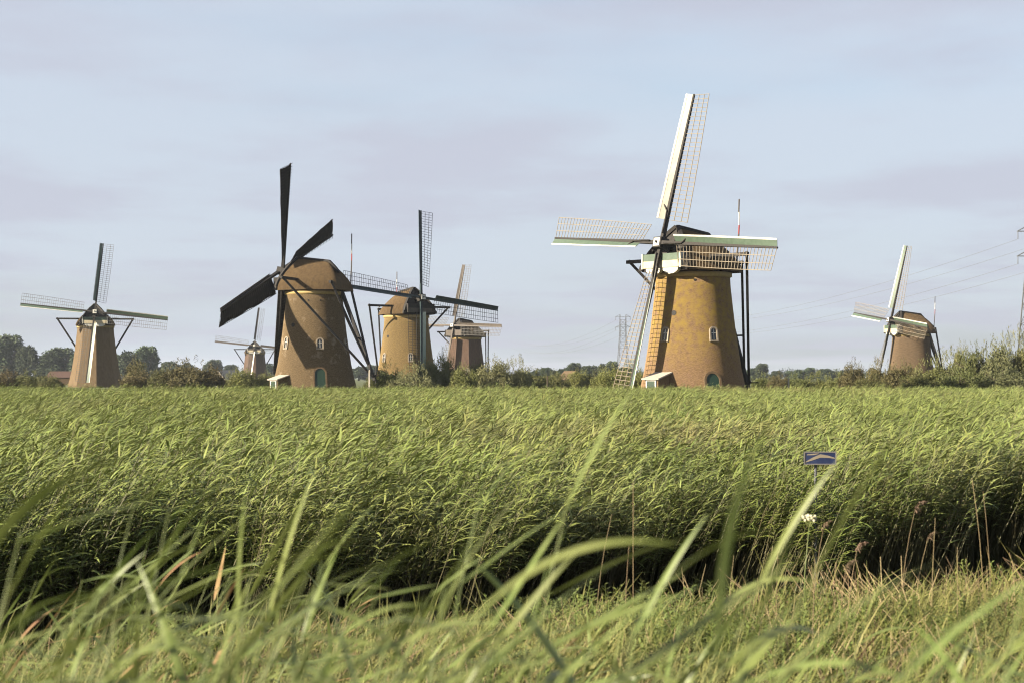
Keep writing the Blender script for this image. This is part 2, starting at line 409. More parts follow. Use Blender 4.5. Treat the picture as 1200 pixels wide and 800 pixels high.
    # front gable panel and its dark barge boards, ridge board
    gp = [cap_pt(0, t, g_ * .97, -1) for t, g_ in T] + [cap_pt(0, t, g_ * .97, 1) for t, g_ in reversed(T)]
    gp = [v + Vector((0, .06, 0)) for v in gp]
    MB().add(gp, [tuple(reversed(range(len(gp))))]).build('gable', 'tar_board', cap)
    for sd_ in (-1, 1):
        b = MB()
        pts = [cap_pt(0, t, g_, sd_) + Vector((sd_ * .05, -.05, .05)) for t, g_ in T]
        for a_, c_ in zip(pts, pts[1:]): b.beam(a_, c_ + (c_ - a_) * .06, .34, .30)
        b.build('barge_board', 'tar_board', cap)
    rb = MB(); pts = [cap_pt(i / 6, 1, 0, 1) + Vector((0, 0, .04)) for i in range(7)]
    rear = [cap_pt(1, t, 0, 1) + Vector((0, .06, .04)) for t in (1, .8, .6)]
    for a_, c_ in zip(pts, pts[1:]): rb.beam(a_, c_ + (c_ - a_) * .04, .62, .26)
    for a_, c_ in zip(rear, rear[1:]): rb.beam(a_, c_, .62, .26)
    rb.build('ridge_cover', 'tar_board', cap)
    # wind beam front: green over cream, white ends, white beard
    nb = MB().box((0, -3.92, 12.75), (4.5, .5, .62)).build('wind_beam', o['beam'], root); nb.rotation_euler = cr
    MB().box((0, -3.94, 12.12), (4.5, .5, .62)).build('lower_board', 'cream_paint' if o['fancy'] else 'brown_paint', nb)
    for sx in (-1, 1):
        MB().box((sx * 2.33, -3.95, 12.43), (.14, .62, 1.36)).build('end_post', 'white_paint' if o['fancy'] else 'tar_board', nb)
    if o['fancy']:
        for sx in (-1, 1):
            pr = [(0, 11.80), (sx * 1.95, 11.80), (sx * 1.9, 11.52), (sx * 1.5, 11.30), (sx * .9, 11.22), (sx * .4, 11.35), (sx * .12, 11.6)]
            b = MB(); k = len(pr)
            b.add([(x, -4.12, z) for x, z in pr] + [(x, -3.72, z) for x, z in pr], [tuple(range(k)), tuple(reversed(range(k, 2 * k)))] + [(i, (i + 1) % k, k + (i + 1) % k, k + i) for i in range(k)])
            b.build('beard_board', 'white_paint', nb)
    # cross beams, braces and tail pole
    def part(nm, mbx, mt='black_wood', par=None):
        q = mbx.build(nm, mt, par or root)
        if par is None: q.rotation_euler = cr
        return q
    part('cross_beam', MB().beam((-7.4, -1.0, 12.8), (7.4, -1.0, 12.8), .30, .32))
    part('cross_beam', MB().beam((-3.1, 3.3, 12.45), (3.1, 3.3, 12.45), .28, .3))
    tp = part('tail_pole', MB().beam((0, 3.0, 12.75), (0, 7.75, .9), .42, .42, .32, .32))
    for sx in (-1, 1):
        part('brace', MB().beam((sx * 7.25, -1.0, 12.95), (sx * .25, 7.5, 1.4), .24, .24))
        part('brace', MB().beam((sx * 2.95, 3.35, 12.6), (sx * .2, 6.9, 2.9), .22, .22))
    part('tail_rung', MB().beam((-1.05, 5.75, 5.9), (1.05, 5.75, 5.9), .16), par=tp)
    part('tail_wheel', MB().tube([(0, 7.55, 1.5), (0, 7.95, 1.6)], .16, 8).beam((-1.1, 7.85, 1.55), (1.1, 7.85, 1.55), .09).beam((0, 7.85, .5), (0, 7.85, 2.6), .09), par=tp)
    # flag pole on the tail
    if o.get('mast'):
        q = part('flag_pole', MB().tube([(o['mast'], 4.2, 12.4), (o['mast'] + .12, 4.35, 15.2)], .07, 6), 'brown_paint')
        for z0, z1, mt in ((15.2, 16.0, 'red_paint'), (16.0, 17.2, 'white_paint'), (17.2, 18.4, 'brown_paint')):
            MB().tube([(o['mast'] + .12, 4.35, z0), (o['mast'] + .15, 4.38, z1)], .065, 6).build('pole_band', mt, q)
    # wind shaft head and sails
    hubM = Matrix.Rotation(th, 4, 'Z') @ Matrix.Translation((0, -FR, HUB)) @ Matrix.Rotation(-R(tau), 4, 'X')
    sh = MB().tube([(0, -.35, 0), (0, 2.6, 0)], .36, 12).box((0, .10, 0), (.95, 1.05, .95)).build('wind_shaft', 'tar_board', root); sh.matrix_local = hubM
    MB().box((0, -.455, 0), (.72, .05, .72)).build('shaft_face', 'white_paint' if o['face'] else 'red_paint', sh)
    MB().tube([(0, -.47, 0), (0, -.60, 0)], .12, 8).build('shaft_bolt', 'black_wood', sh)
    for k in range(4):
        oo = dict(o); oo['k'] = k; oo['yoff'] = -.17 if k % 2 else .20
        make_sail(root, None, hubM, R(alpha) + k * math.pi / 2, oo)
    return root, base

STD = dict(body='round', tower='brick_warm', cap='thatch_cap', stock='tar_board', board='green_paint', board_alt='pale_board_paint', board_w=.46, edge='white_paint', edge_w=.15,
           lath='lath_wood', width=2.0, bar_out=.05, cloth=None, beam='green_paint', fancy=True, face=True)
def opt(**k): d = dict(STD); d.update(k); return d
make_mill('windmill', 'big yellowed brick windmill with pale green white edged sails and a white hub', (773.4, 285), 152.7, -43.4, 5.3, 12.2,
    opt(alt=0, windows=[(27.5, 5.85, .62, 1.15), (-38, 5.85, .62, 1.15)], doors=[(22, 1.15, 1.25, 2.5, 'dark_green_paint')], holes=[(3, 10.7, .12), (-27, 7.75, .24)], porch=[(-36, .1)], mast=1.6, storm=True))
make_mill('windmill', 'brown brick windmill with black sail cloth, turned away and seen from its tail side', (329.5, 318), 206, -114.5, 23.5, 16.0,
    opt(tower='brick_brown', stock='black_wood', board='black_wood', board_alt='black_wood', board_w=.22, edge=None, lath='tar_board', bar_out=.5, width=2.15, cloth='dark_cloth', beam='tar_board', fancy=False,
        windows=[(9, 5.2, .7, 1.2), (-55, 5.3, .6, 1.3), (66, 5.2, .7, 1.2)], doors=[(8, 1.15, 1.25, 2.3, 'dark_green_paint')], holes=[(-42, 7.4, .26), (-12, 10.3, .1), (12, 10.3, .1)], porch=[(-50, 1.0)], mast=-1.2))
m3, b3 = make_mill('windmill', 'yellow brick windmill with dark blue-green sails and two gulls on its tail beam', (494.3, 349), 258.6, 33, 7, 11,
    opt(tower='brick_yellow', stock='navy_paint', board='navy_paint', board_w=.5, edge=None, lath='tar_board', beam='tar_board', fancy=False, windows=[(-55, 5.0, .6, 1.2), (9, 5.0, .6, 1.2)], holes=[(-50, 8.2, .22)], mast=.9))
make_mill('windmill', 'small brown thatched windmill half hidden behind shrubs, beside the yellow brick windmill', (531, 381.5), 375, -40, 2.5, 13,
    opt(body='oct', oct=10, tower='thatch_dark', stock='brown_paint', board='brown_paint', edge=None, lath='lath_grey', beam='brown_paint', fancy=False, windows=[(5, 4.2, .6, 1.0)]))
make_mill('windmill', 'eight-sided thatched windmill with green sails standing square on before dark trees', (111, 365.7), 329, -2, 6.4, 12.5,
    opt(body='oct', oct=2, tower='thatch_warm', stock='tar_board', lath='lath_grey', edge_w=.12))
make_mill('windmill', 'tiny distant windmill with one white sail, seen beneath the black sail', (298, 405), 604, -3, 7, 12,
    opt(body='oct', oct=5, tower='thatch_dark', stock='brown_paint', board='brown_paint', board_alt='white_paint', alt=2, edge=None, lath='lath_grey', beam='brown_paint', fancy=True))
make_mill('windmill', 'dark brick windmill with white edged sails rising from the hedge near the power pylon', (1043, 375), 314, -60, 7.7, 9.5,
    opt(tower='brick_dark', edge_w=.2, holes=[(-5, 4.9, .3)], mast=1.0))

# gulls on the tail beam of the yellow mill
def gull(p, label):
    t = thing('gull', label, 'bird', p, random.uniform(0, 3))
    MB().tube([(-.22, 0, .16), (-.12, 0, .19), (.02, 0, .2), (.14, 0, .24), (.19, 0, .32)], [.02, .07, .085, .06, .04], 8).build('body', 'gull_white', t, True)
    MB().tube([(.15, 0, .31), (.19, 0, .34), (.24, 0, .34)], [.045, .055, .03], 8).build('head', 'gull_white', t, True)
    MB().tube([(.235, 0, .335), (.30, 0, .325)], [.016, .005], 5).build('beak', 'ring_yellow', t)
    for s in (-1, 1):
        MB().tube([(.08, s * .065, .22), (-.1, s * .075, .21), (-.36, s * .02, .17)], [.03, .05, .008], 6).build('wing', 'gull_grey', t, True)
        MB().tube([(0, s * .035, .13), (0, s * .035, 0)], .009, 4).build('leg', 'ring_yellow', t)
thm3 = R(33) + math.atan((600 - 494.3) / FPX)
for u_, f_, lab in ((-2.85, 3.3, 'white gull perched on the outer end of the tail beam'), (-1.2, 3.3, 'white gull perched further in along the tail beam')):
    v = Matrix.Rotation(thm3, 3, 'Z') @ Vector((u_, f_, 12.6)); gull(b3 + v, lab)

# ------------------------------------------------------------------ sheds and houses
def hut(px, py_ridge, D, w, h_wall, h_roof, dep, rz, label, wallm, roofm, cat='hut'):
    p = at(px, py_ridge, D); z0 = p.z - h_wall - h_roof
    t = thing('hut', label, cat, (p.x, p.y, z0), rz)
    zlow = min(-.4, -z0 - .3)
    MB().add([(-w/2, -dep/2, zlow), (w/2, -dep/2, zlow), (w/2, dep/2, zlow), (-w/2, dep/2, zlow), (-w/2, -dep/2, h_wall), (w/2, -dep/2, h_wall), (w/2, dep/2, h_wall), (-w/2, dep/2, h_wall), (0, -dep/2, h_wall + h_roof), (0, dep/2, h_wall + h_roof)],
        [(0, 1, 5, 8, 4), (2, 3, 7, 9, 6), (1, 2, 6, 5), (3, 0, 4, 7)]).build('wall', wallm, t)
    for s in (-1, 1):
        q = Vector((s * (w/2 + .25), 0, h_wall - .12)); r_ = Vector((0, 0, h_wall + h_roof + .06))
        th_ = Vector((0, 0, .12))
        vs = [Vector((a.x, yy, a.z)) for yy in (-dep/2 - .25, dep/2 + .25) for a in (q, r_)]
        MB().add(vs + [v + th_ for v in vs], [(0, 1, 3, 2), (4, 6, 7, 5), (0, 4, 5, 1), (2, 3, 7, 6), (0, 2, 6, 4), (1, 5, 7, 3)]).build('roof', roofm, t)
    MB().box((-w*.15, -dep/2 - .02, h_wall * .45), (.9, .06, h_wall * .9)).build('door', 'white_paint', t)
    return t
hut(266, 434.5, 300, 3.2, 1.6, 1.6, 4, R(-35), 'small pale gabled hut beside the dark bush', 'pale_stone', 'pale_stone')
hut(74, 435.5, 420, 9, 1.6, 1.3, 6, R(90), 'long low shed with a reddish roof by the thatched windmill', 'brick_dark', 'roof_tile', 'shed')
hut(456, 440.0, 215, 3.4, 1.0, 1.2, 3, R(20), 'dark tarred shed below the tail pole of the black sailed windmill', 'tar_board', 'tar_board', 'shed')
hut(522, 436, 225, 2.6, 1.0, 1.3, 3, R(80), 'brown roofed shed standing among the grey willow shrubs', 'brick_dark', 'bark', 'shed')
hut(668, 435, 430, 4, 3, 2.0, 6, R(25), 'small red brick house glimpsed between distant bushes', 'roof_tile', 'brick_dark', 'house')
def post(px, py_top, py_bot, D, label, mt='pale_stone', w=.16):
    a = at(px, py_top, D); b = at(px, py_bot, D)
    o = MB().tube([(0, 0, -1.0), (0, 0, 0), (0, 0, a.z - b.z - .12), (0, 0, a.z - b.z)], [w * .5, w * .5, w * .48, w * .25], 8).build('post', mt); o.location = b
    return tag(o, label, 'post')
post(433, 433, 452, 150, 'pale wooden post at the reed edge below the tail pole')
post(641.5, 440, 455, 160, 'dark leaning stake among low bushes', 'bark')
post(924, 442, 455, 160, 'pale post in front of the low hedge right of the big windmill')

# ------------------------------------------------------------------ pylons and wires
def pylon(px, D, label):
    X = (px - 600) / FPX * D; H = 47.5
    t = thing('power_pylon', label, 'pylon', (X, D, 0), R(6))
    hw = lambda z: 4.4 - 2.2 * min(1, z / 34)
    for sx in (-1, 1):
        for sy in (-1, 1):
            MB().beam((sx * hw(0), sy * hw(0), 0), (sx * hw(34), sy * hw(34), 34), .30).beam((sx * hw(34), sy * hw(34), 34), (sx * 2.2, sy * 1.2, H), .26).build('leg', 'steel', t)
    lv = [0, 7, 13, 18.5, 23.5, 28, 32, 36, 40, 44]
    for z0, z1 in zip(lv, lv[1:]):
        b = MB()
        for s in (-1, 1):
            y0, y1 = (hw(z0), hw(z1))
            yy0 = y0 if z0 <= 34 else 2.2 - (z0 - 34) / 13.5; yy1 = y1 if z1 <= 34 else 2.2 - (z1 - 34) / 13.5
            for q in (-1, 1):
                b.beam((q * hw(z0), s * yy0, z0), (-q * hw(z1), s * yy1, z1), .13)
                b.beam((s * hw(z0), q * yy0, z0), (s * hw(z1), -q * yy1, z1), .13)
            b.beam((-hw(z1), s * yy1, z1), (hw(z1), s * yy1, z1), .16); b.beam((s * hw(z1), -yy1, z1), (s * hw(z1), yy1, z1), .16)
        b.build('brace_panel', 'steel', t)
    for z in (38.5, 46):
        b = MB()
        for sy in (-1, 1):
            b.beam((-5.6, sy * .3, z), (5.6, sy * .3, z), .24); b.beam((-5.6, sy * .3, z), (-2.2, sy * 1.2, z + 1.7), .14); b.beam((5.6, sy * .3, z), (2.2, sy * 1.2, z + 1.7), .14)
        arm = b.build('cross_arm', 'steel', t)
        for sx in (-1, 1):
            MB().tube([(sx * 5.4, 0, z), (sx * 5.4, 0, z - 2.4)], [.10, .13], 6).build('insulator', 'steel', arm)
    return Vector((X, D, 0))
pA = pylon(1213, 517, 'tall lattice power pylon above the bushy hedge')
pB = pylon(730, 1250, 'far small lattice pylon beside the big windmill')
pC = Vector((2 * pB.x - pA.x, 2 * pB.y - pA.y, 0))
for i, (a, b, sag, txt) in enumerate(((pA, pB, 11, 'between the two pylons'), (pB, pC, 11, 'running from the far pylon behind the mills'))):
    for z, nm in ((43.6, 'upper'), (36.1, 'lower')):
        for sx, sn in ((-1, 'near'), (1, 'far')):
            pts = []
            for k in range(25):
                t = k / 24; p = a.lerp(b, t); p.x += sx * 5.4; p.z = z - 4 * sag * t * (1 - t); pts.append(p)
            o = MB().tube(pts, .045 if i == 0 else .07, 4).build('power_wire', 'wire')
            tag(o, f'thin {nm} power wire hanging {txt}', 'wire', f'{nm} power wires {txt}')

# ------------------------------------------------------------------ trees and shrubs
def leaf_cloud(rng, lobes, n, size, flat=.6):
    mb = MB()
    tot = sum(l[3] ** 2 for l in lobes)
    for (cx, cy, cz, r) in lobes:
        for _ in range(int(n * r * r / tot)):
            d = Vector((rng.gauss(0, 1), rng.gauss(0, 1), rng.gauss(0, 1))).normalized()
            rr = r * (rng.random() ** .35) * rng.uniform(.8, 1.12)
            p = Vector((cx, cy, cz)) + Vector((d.x * rr, d.y * rr, d.z * rr * .9))
            if p.z < 0: p.z = rng.random() * .2
            a = Vector((rng.gauss(0, 1), rng.gauss(0, 1), rng.gauss(0, .8))).normalized()
            b = a.cross(Vector((rng.gauss(0, 1), rng.gauss(0, 1), rng.gauss(0, 1)))).normalized()
            s = size * rng.uniform(.6, 1.5)
            mb.add([p - a * s, p - b * s * flat * .6, p + a * s * 1.1, p + b * s * flat * .6], [(0, 1, 2, 3)])
    return mb
def crown_mesh(name, seed, mt, w, h, n, size, spiky=0, low=False):
    rng = random.Random(seed); lobes = []
    nl = 16 if not low else 20
    for k in range(nl):
        a = rng.random() * 6.28; rad = w * .5 * math.sqrt(rng.random()) * .72
        zmax = h * math.sqrt(max(.05, 1 - (rad / (w * .5)) ** 2)) * rng.uniform(.8, 1.05)
        r = w * (rng.uniform(.13, .22) if low else rng.uniform(.18, .27))
        z = rng.uniform(.12 if low else .35, 1) * (zmax - r)
        lobes.append((rad * math.cos(a), rad * math.sin(a), max(r * .6, z), r))
    mb = leaf_cloud(rng, lobes, n, size)
    for _ in range(spiky):     # upright twigs poking out of the outline
        a = rng.random() * 6.28; rad = w * .5 * math.sqrt(rng.random()) * .8
        top = h * math.sqrt(max(.05, 1 - (rad / (w * .5)) ** 2)) * rng.uniform(.9, 1.1)
        for q in range(16):
            z = top * (1 - q * .014); p = Vector((rad * math.cos(a) + rng.gauss(0, size), rad * math.sin(a) + rng.gauss(0, size), z))
            d = Vector((rng.gauss(0, .5), rng.gauss(0, .5), 1)).normalized(); e = d.cross(Vector((rng.gauss(0, 1), rng.gauss(0, 1), 0))).normalized(); s = size * rng.uniform(.6, 1.2)
            mb.add([p - d * s, p - e * s * .3, p + d * s, p + e * s * .3], [(0, 1, 2, 3)])
    return mb.mesh(name, mt)
def limbs_mesh(name, seed, h, w, r0):
    rng = random.Random(seed); mb = MB()
    mb.tube([(0, 0, -1), (.03 * h, 0, h * .3), (0, .02 * h, h * .55), (.02 * h, 0, h * .8)], [r0, r0 * .8, r0 * .5, r0 * .15], 7)
    for k in range(6):
        a = rng.random() * 6.28; z = h * rng.uniform(.2, .55); L = w * rng.uniform(.28, .42)
        mb.tube([(0, 0, z), (math.cos(a) * L * .5, math.sin(a) * L * .5, z + h * .14), (math.cos(a) * L, math.sin(a) * L, z + h * .32)], [r0 * .5, r0 * .3, r0 * .08], 5)
    return mb.mesh(name, 'bark')
SHRUB = {}
for nm, mt, sp in (('green', 'shrub_green', 26), ('willow', 'shrub_willow', 34), ('brown', 'shrub_brown', 26), ('yellow', 'shrub_yellow', 40)):
    SHRUB[nm] = [(crown_mesh('crown', 100 + i + hash(nm) % 1 + len(nm) * 7, mt, 5, 3.2, 13000, .10, sp, True), limbs_mesh('trunk', i + 3, 2.6, 5, .1)) for i in range(2)]
TREE = [(crown_mesh('crown', 300 + i, 'tree_dark', 11, 12, 9000, .48, 0), limbs_mesh('trunk', 40 + i, 10, 11, .35)) for i in range(3)]
def shrub(px, py, wpx, D, kind, label, group=None, i=[0]):
    i[0] += 1; cm, tm = SHRUB[kind][i[0] % 2]
    p = at(px, py, D); zb = 0.0 if D > 150 else gz(p.x, D)
    h = p.z - zb; wd = wpx / FPX * D
    t = thing('shrub', label, 'shrub', (p.x, D, zb), i[0] * 1.7, group)
    sx = wd / 4.3; sz = h / 3.2
    link('crown', cm, t, scl=(sx, sx, sz)); link('trunk', tm, t, scl=(sx, sx, sz))
def tree(px, py, wpx, D, label, group=None, i=[0]):
    i[0] += 1; cm, tm = TREE[i[0] % 3]; p = at(px, py, D); wd = wpx / FPX * D
    t = thing('tree', label, 'tree', (p.x, D, 0), i[0] * 2.1, group)
    sx = wd / 9.5; sz = p.z / 12
    link('crown', cm, t, scl=(sx, sx, sz)); link('trunk', tm, t, scl=(sx, sx, sz))
for px, py, wp in ((8, 388, 44), (34, 392, 34), (-18, 393, 44), (68, 404, 46), (98, 402, 36)):
    tree(px, py, wp, 850, 'dark round-headed tree in the wood behind the thatched windmill', 'wood left of the thatched windmill')
for px, py, wp in ((148, 400, 36), (170, 402, 34)):
    tree(px, py, wp, 840, 'dark round-headed tree just right of the thatched windmill', 'trees right of the thatched windmill')
for px, py, wp in ((200, 416, 26), (218, 418, 22), (250, 419, 24), (272, 421, 22), (313, 419, 26), (330, 420, 24), (345, 420, 30), (420, 424, 34), (436, 426, 26)):
    tree(px, py, wp, 1050, 'small dark tree on the skyline around the tiny distant windmill', 'skyline trees by the tiny windmill')
for px, py, wp in ((640, 425, 20), (655, 427, 18), (672, 423, 22), (688, 422, 20), (703, 419, 18), (716, 421, 20), (733, 424, 22), (625, 429, 18)):
    tree(px, py, wp, 760, 'grey-green tree in the far row left of the big windmill', 'tree row left of the big windmill')
for px, py, wp in ((892, 424, 20), (910, 430, 18), (932, 428, 22), (948, 429, 18), (966, 427, 22), (984, 429, 22), (880, 430, 18), (1003, 430, 20)):
    tree(px, py, wp, 900, 'dark far tree behind the low hedge right of the big windmill', 'far trees right of the big windmill')
G = 'hedge shrubs beyond the reeds'
for px, py, wp, D, kd in ((8, 430, 40, 260, 'brown'), (35, 432, 36, 260, 'green'), (58, 436, 30, 250, 'green'), (-20, 430, 36, 260, 'green')):
    shrub(px, py, wp, D, kd, 'low hedge shrub at the foot of the dark wood', 'low hedge by the wood')
shrub(160, 417, 30, 255, 'brown', 'pointed brownish shrub right of the thatched windmill')
shrub(160, 432, 44, 250, 'brown', 'low brownish shrub at the foot of the pointed shrub')
shrub(190, 428, 36, 245, 'green', 'green shrub left of the big dark bush')
shrub(222, 417, 62, 245, 'brown', 'big dark olive bush left of the pale hut')
shrub(248, 426, 34, 248, 'brown', 'smaller olive bush touching the pale hut')
shrub(283, 429, 42, 260, 'yellow', 'light green rounded bush before the tiny windmill')
shrub(312, 434, 30, 262, 'green', 'low green bush between the tiny windmill and the black sail')
for px, py, wp, D, kd, lb in ((455, 421, 34, 205, 'green', 'green bush below the yellow windmill'), (486, 423, 40, 200, 'willow', 'pale willow bush at the foot of the yellow windmill'), (502, 416, 30, 212, 'willow', 'grey-green willow bush before the dark side of the yellow windmill'),
        (521, 409, 34, 215, 'green', 'tallest green bush between the two middle windmills'), (543, 424, 32, 205, 'yellow', 'yellow-green bush under the small thatched windmill'), (560, 420, 30, 212, 'green', 'dark green bush at the small thatched windmill'),
        (581, 415, 40, 208, 'willow', 'feathery willow shrub right of the small thatched windmill'), (606, 416, 36, 210, 'willow', 'upright willow shrub with a ragged top'), (628, 428, 32, 215, 'green', 'low bush ending the willow thicket'),
        (474, 436, 50, 185, 'willow', 'low grey willow mound at the reed edge'), (440, 434, 26, 215, 'green', 'small bush behind the dark shed')):
    shrub(px, py, wp, D, kd, lb)
for px, py, wp, D, kd in ((652, 433, 34, 240, 'green'), (678, 431, 32, 250, 'yellow'), (695, 434, 34, 230, 'green')):
    shrub(px, py, wp, D, kd, 'low mixed bush before the far tree row', 'low bushes left of the big windmill')
shrub(716, 426, 44, 185, 'yellow', 'sloping yellow-green bush beside the lowered sail of the big windmill')
shrub(742, 418, 30, 190, 'yellow', 'yellow-green bush behind the lowered sail of the big windmill')
for px, py, wp, D, kd in ((893, 434, 30, 200, 'green'), (912, 436, 30, 195, 'brown'), (935, 435, 36, 200, 'green'), (958, 434, 36, 200, 'yellow'), (980, 433, 30, 195, 'green')):
    shrub(px, py, wp, D, kd, 'low hedge bush right of the big windmill', 'low hedge right of the big windmill')
for px, py, wp, D, kd, lb in ((1000, 420, 34, 185, 'brown', 'dark bush starting the high hedge'), (1032, 416, 34, 180, 'brown', 'brownish bush left of the dark brick windmill'), (1058, 421, 44, 180, 'brown', 'russet bush in front of the dark brick windmill'),
        (1088, 415, 44, 185, 'green', 'green bush at the tail of the dark brick windmill'), (1112, 406, 44, 185, 'willow', 'silvery bush climbing towards the pylon'), (1128, 400, 30, 200, 'yellow', 'bright yellow-green bush top behind the hedge'),
        (1140, 402, 44, 180, 'green', 'green bush in the middle of the high hedge'), (1166, 393, 50, 180, 'willow', 'broad willow bush below the pylon'), (1190, 382, 46, 182, 'willow', 'tallest bush of the hedge at the pylon foot'), (1216, 385, 50, 180, 'green', 'bush at the outer end of the high hedge'),
        (1075, 434, 50, 172, 'green', 'low bush at the foot of the russet bush'), (1125, 426, 60, 172, 'green', 'low bush under the silvery bush'), (1175, 416, 60, 172, 'willow', 'low willow bush under the tallest bush'), (1020, 436, 40, 175, 'green', 'low green bush at the left foot of the high hedge')):
    shrub(px, py, wp, D, kd, lb)
# far wood on the horizon
rng = random.Random(5); lob = []
for k in range(420):
    x = rng.uniform(-620, 620); y = rng.uniform(1350, 1600); r = rng.uniform(3, 5.5); lob.append((x, y, rng.uniform(2, 6.5), r))
leaf_cloud(rng, lob, 42000, .8).build('far_wood', 'tree_dark', kind='stuff', label='low dark wood along the horizon')

# ------------------------------------------------------------------ reeds, grass
def ribbon(mb, pts, widths, side, fold=.0):
    """a leaf along pts; side is the width direction"""
    o = len(mb.v); k = len(pts)
    for p, wd in zip(pts, widths):
        a = Vector(p); s_ = side * wd * .5
        mb.v.append(tuple(a - s_)); mb.v.append(tuple(a + s_))
    for i in range(k - 1): mb.f.append((o + 2 * i, o + 2 * i + 1, o + 2 * i + 3, o + 2 * i + 2))
def leaf_path(base, az, el0, drop, L, n):
    p = Vector(base); pts = [p.copy()]
    for i in range(n):
        el = el0 - drop * ((i + .5) / n)
        p = p + Vector((math.cos(az) * math.cos(el), math.sin(az) * math.cos(el), math.sin(el))) * (L / n); pts.append(p.copy())
    return pts
def reed_clump(seed, stalks=12, hmin=1.8, hmax=2.5, rad=.42):
    rng = random.Random(seed); mb = MB(); sm = MB()
    for _ in range(stalks):
        a = rng.random() * 6.28; r = rad * math.sqrt(rng.random()); bx, by = r * math.cos(a), r * math.sin(a)
        H = rng.uniform(hmin, hmax); lean = rng.uniform(.25, .8); ly = rng.gauss(0, .1)
        cp = lambda t: Vector((bx + lean * t * t * H * .42, by + ly * t * t, H * t * (1 - .06 * lean * t)))
        sm.tube([cp(0), cp(.4), cp(.75), cp(1)], [.006, .006, .005, .002], 3)
        for k in range(13):
            t = .65 + .35 * k / 12 + rng.uniform(-.03, .03)
            az = rng.gauss(0, .7) if rng.random() < .85 else rng.uniform(-3, 3)
            L = rng.uniform(.18, .36) * (1.05 - .3 * abs(t - .7)); wd = rng.uniform(.014, .026)
            pts = leaf_path(cp(min(t, 1)), az, rng.uniform(.3, 1.1), rng.uniform(.3, 1.4), L, 4)
            d = Vector((math.cos(az), math.sin(az), .2)); side = d.cross(Vector((rng.gauss(0, .35), rng.gauss(0, .35), 1))).normalized()
            ribbon(mb, pts, [wd * .5, wd, wd * .9, wd * .6, .002], side)
    me = mb.mesh('reed_clump', 'reed_leaf'); me2 = sm.mesh('x', 'reed_stem')
    # join stems into the same mesh
    nv = len(mb.v); mesh = bpy.data.meshes.new('reed_clump'); mesh.from_pydata(mb.v + sm.v, [], mb.f + [tuple(i + nv for i in f) for f in sm.f])
    mesh.materials.append(MAT['reed_leaf']); mesh.materials.append(MAT['reed_stem'])
    mesh.polygons.foreach_set('material_index', [0] * len(mb.f) + [1] * len(sm.f))
    return mesh
def grass_clump(seed, n=60, h=.32, rad=.22, mt='grass', wide=.007):
    rng = random.Random(seed); mb = MB()
    for _ in range(n):
        a = rng.random() * 6.28; r = rad * math.sqrt(rng.random()); az = rng.gauss(.1, 1.1)
        pts = leaf_path((r * math.cos(a), r * math.sin(a), 0), az, rng.uniform(1.0, 1.5), rng.uniform(.3, 1.6), h * rng.uniform(.5, 1.3), 4)
        sd_ = Vector((-math.sin(az), math.cos(az), rng.gauss(0, .3))).normalized()
        wd = wide * rng.uniform(.6, 1.4)
        ribbon(mb, pts, [wd, wd, wd * .8, wd * .5, .001], sd_)
    return mb.mesh('grass_clump', mt)
def weed_clump(seed, n=9, h=.38, mt='weed'):
    rng = random.Random(seed); mb = MB()
    for _ in range(n):
        a = rng.random() * 6.28; r = .25 * math.sqrt(rng.random()); b = Vector((r * math.cos(a), r * math.sin(a), 0)); H = h * rng.uniform(.6, 1.1)
        top = b + Vector((rng.gauss(.05, .07), rng.gauss(0, .06), H))
        mb.tube([b, b.lerp(top, .5), top], [.005, .004, .002], 3)
        for k in range(24):
            t = .2 + .8 * k / 23; p = b.lerp(top, t); az = k * 2.4 + rng.random(); L = rng.uniform(.05, .10) * (1.25 - .8 * t)
            pts = leaf_path(p, az, rng.uniform(.1, .8), rng.uniform(0, .8), L, 2); sd_ = Vector((-math.sin(az), math.cos(az), 0))
            ribbon(mb, pts, [.006, .016, .002], sd_)
    return mb.mesh('weed_clump', mt)
def dry_clump(seed, n=10):
    rng = random.Random(seed); mb = MB()
    for _ in range(n):
        a = rng.random() * 6.28; r = .2 * math.sqrt(rng.random()); b = Vector((r * math.cos(a), r * math.sin(a), 0)); H = rng.uniform(.2, .5)
        mb.tube([b, b + Vector((rng.gauss(.02, .05), rng.gauss(0, .04), H * .6)), b + Vector((rng.gauss(.06, .1), rng.gauss(0, .06), H))], [.004, .003, .0015], 3)
    return mb.mesh('dry_clump', 'dry_stem')
def lib(name, meshes):
    cl = bpy.data.collections.new(name)
    for i, me in enumerate(meshes):
        cl.objects.link(bpy.data.objects.new('%s_%02d' % (name, i), me))
    return cl
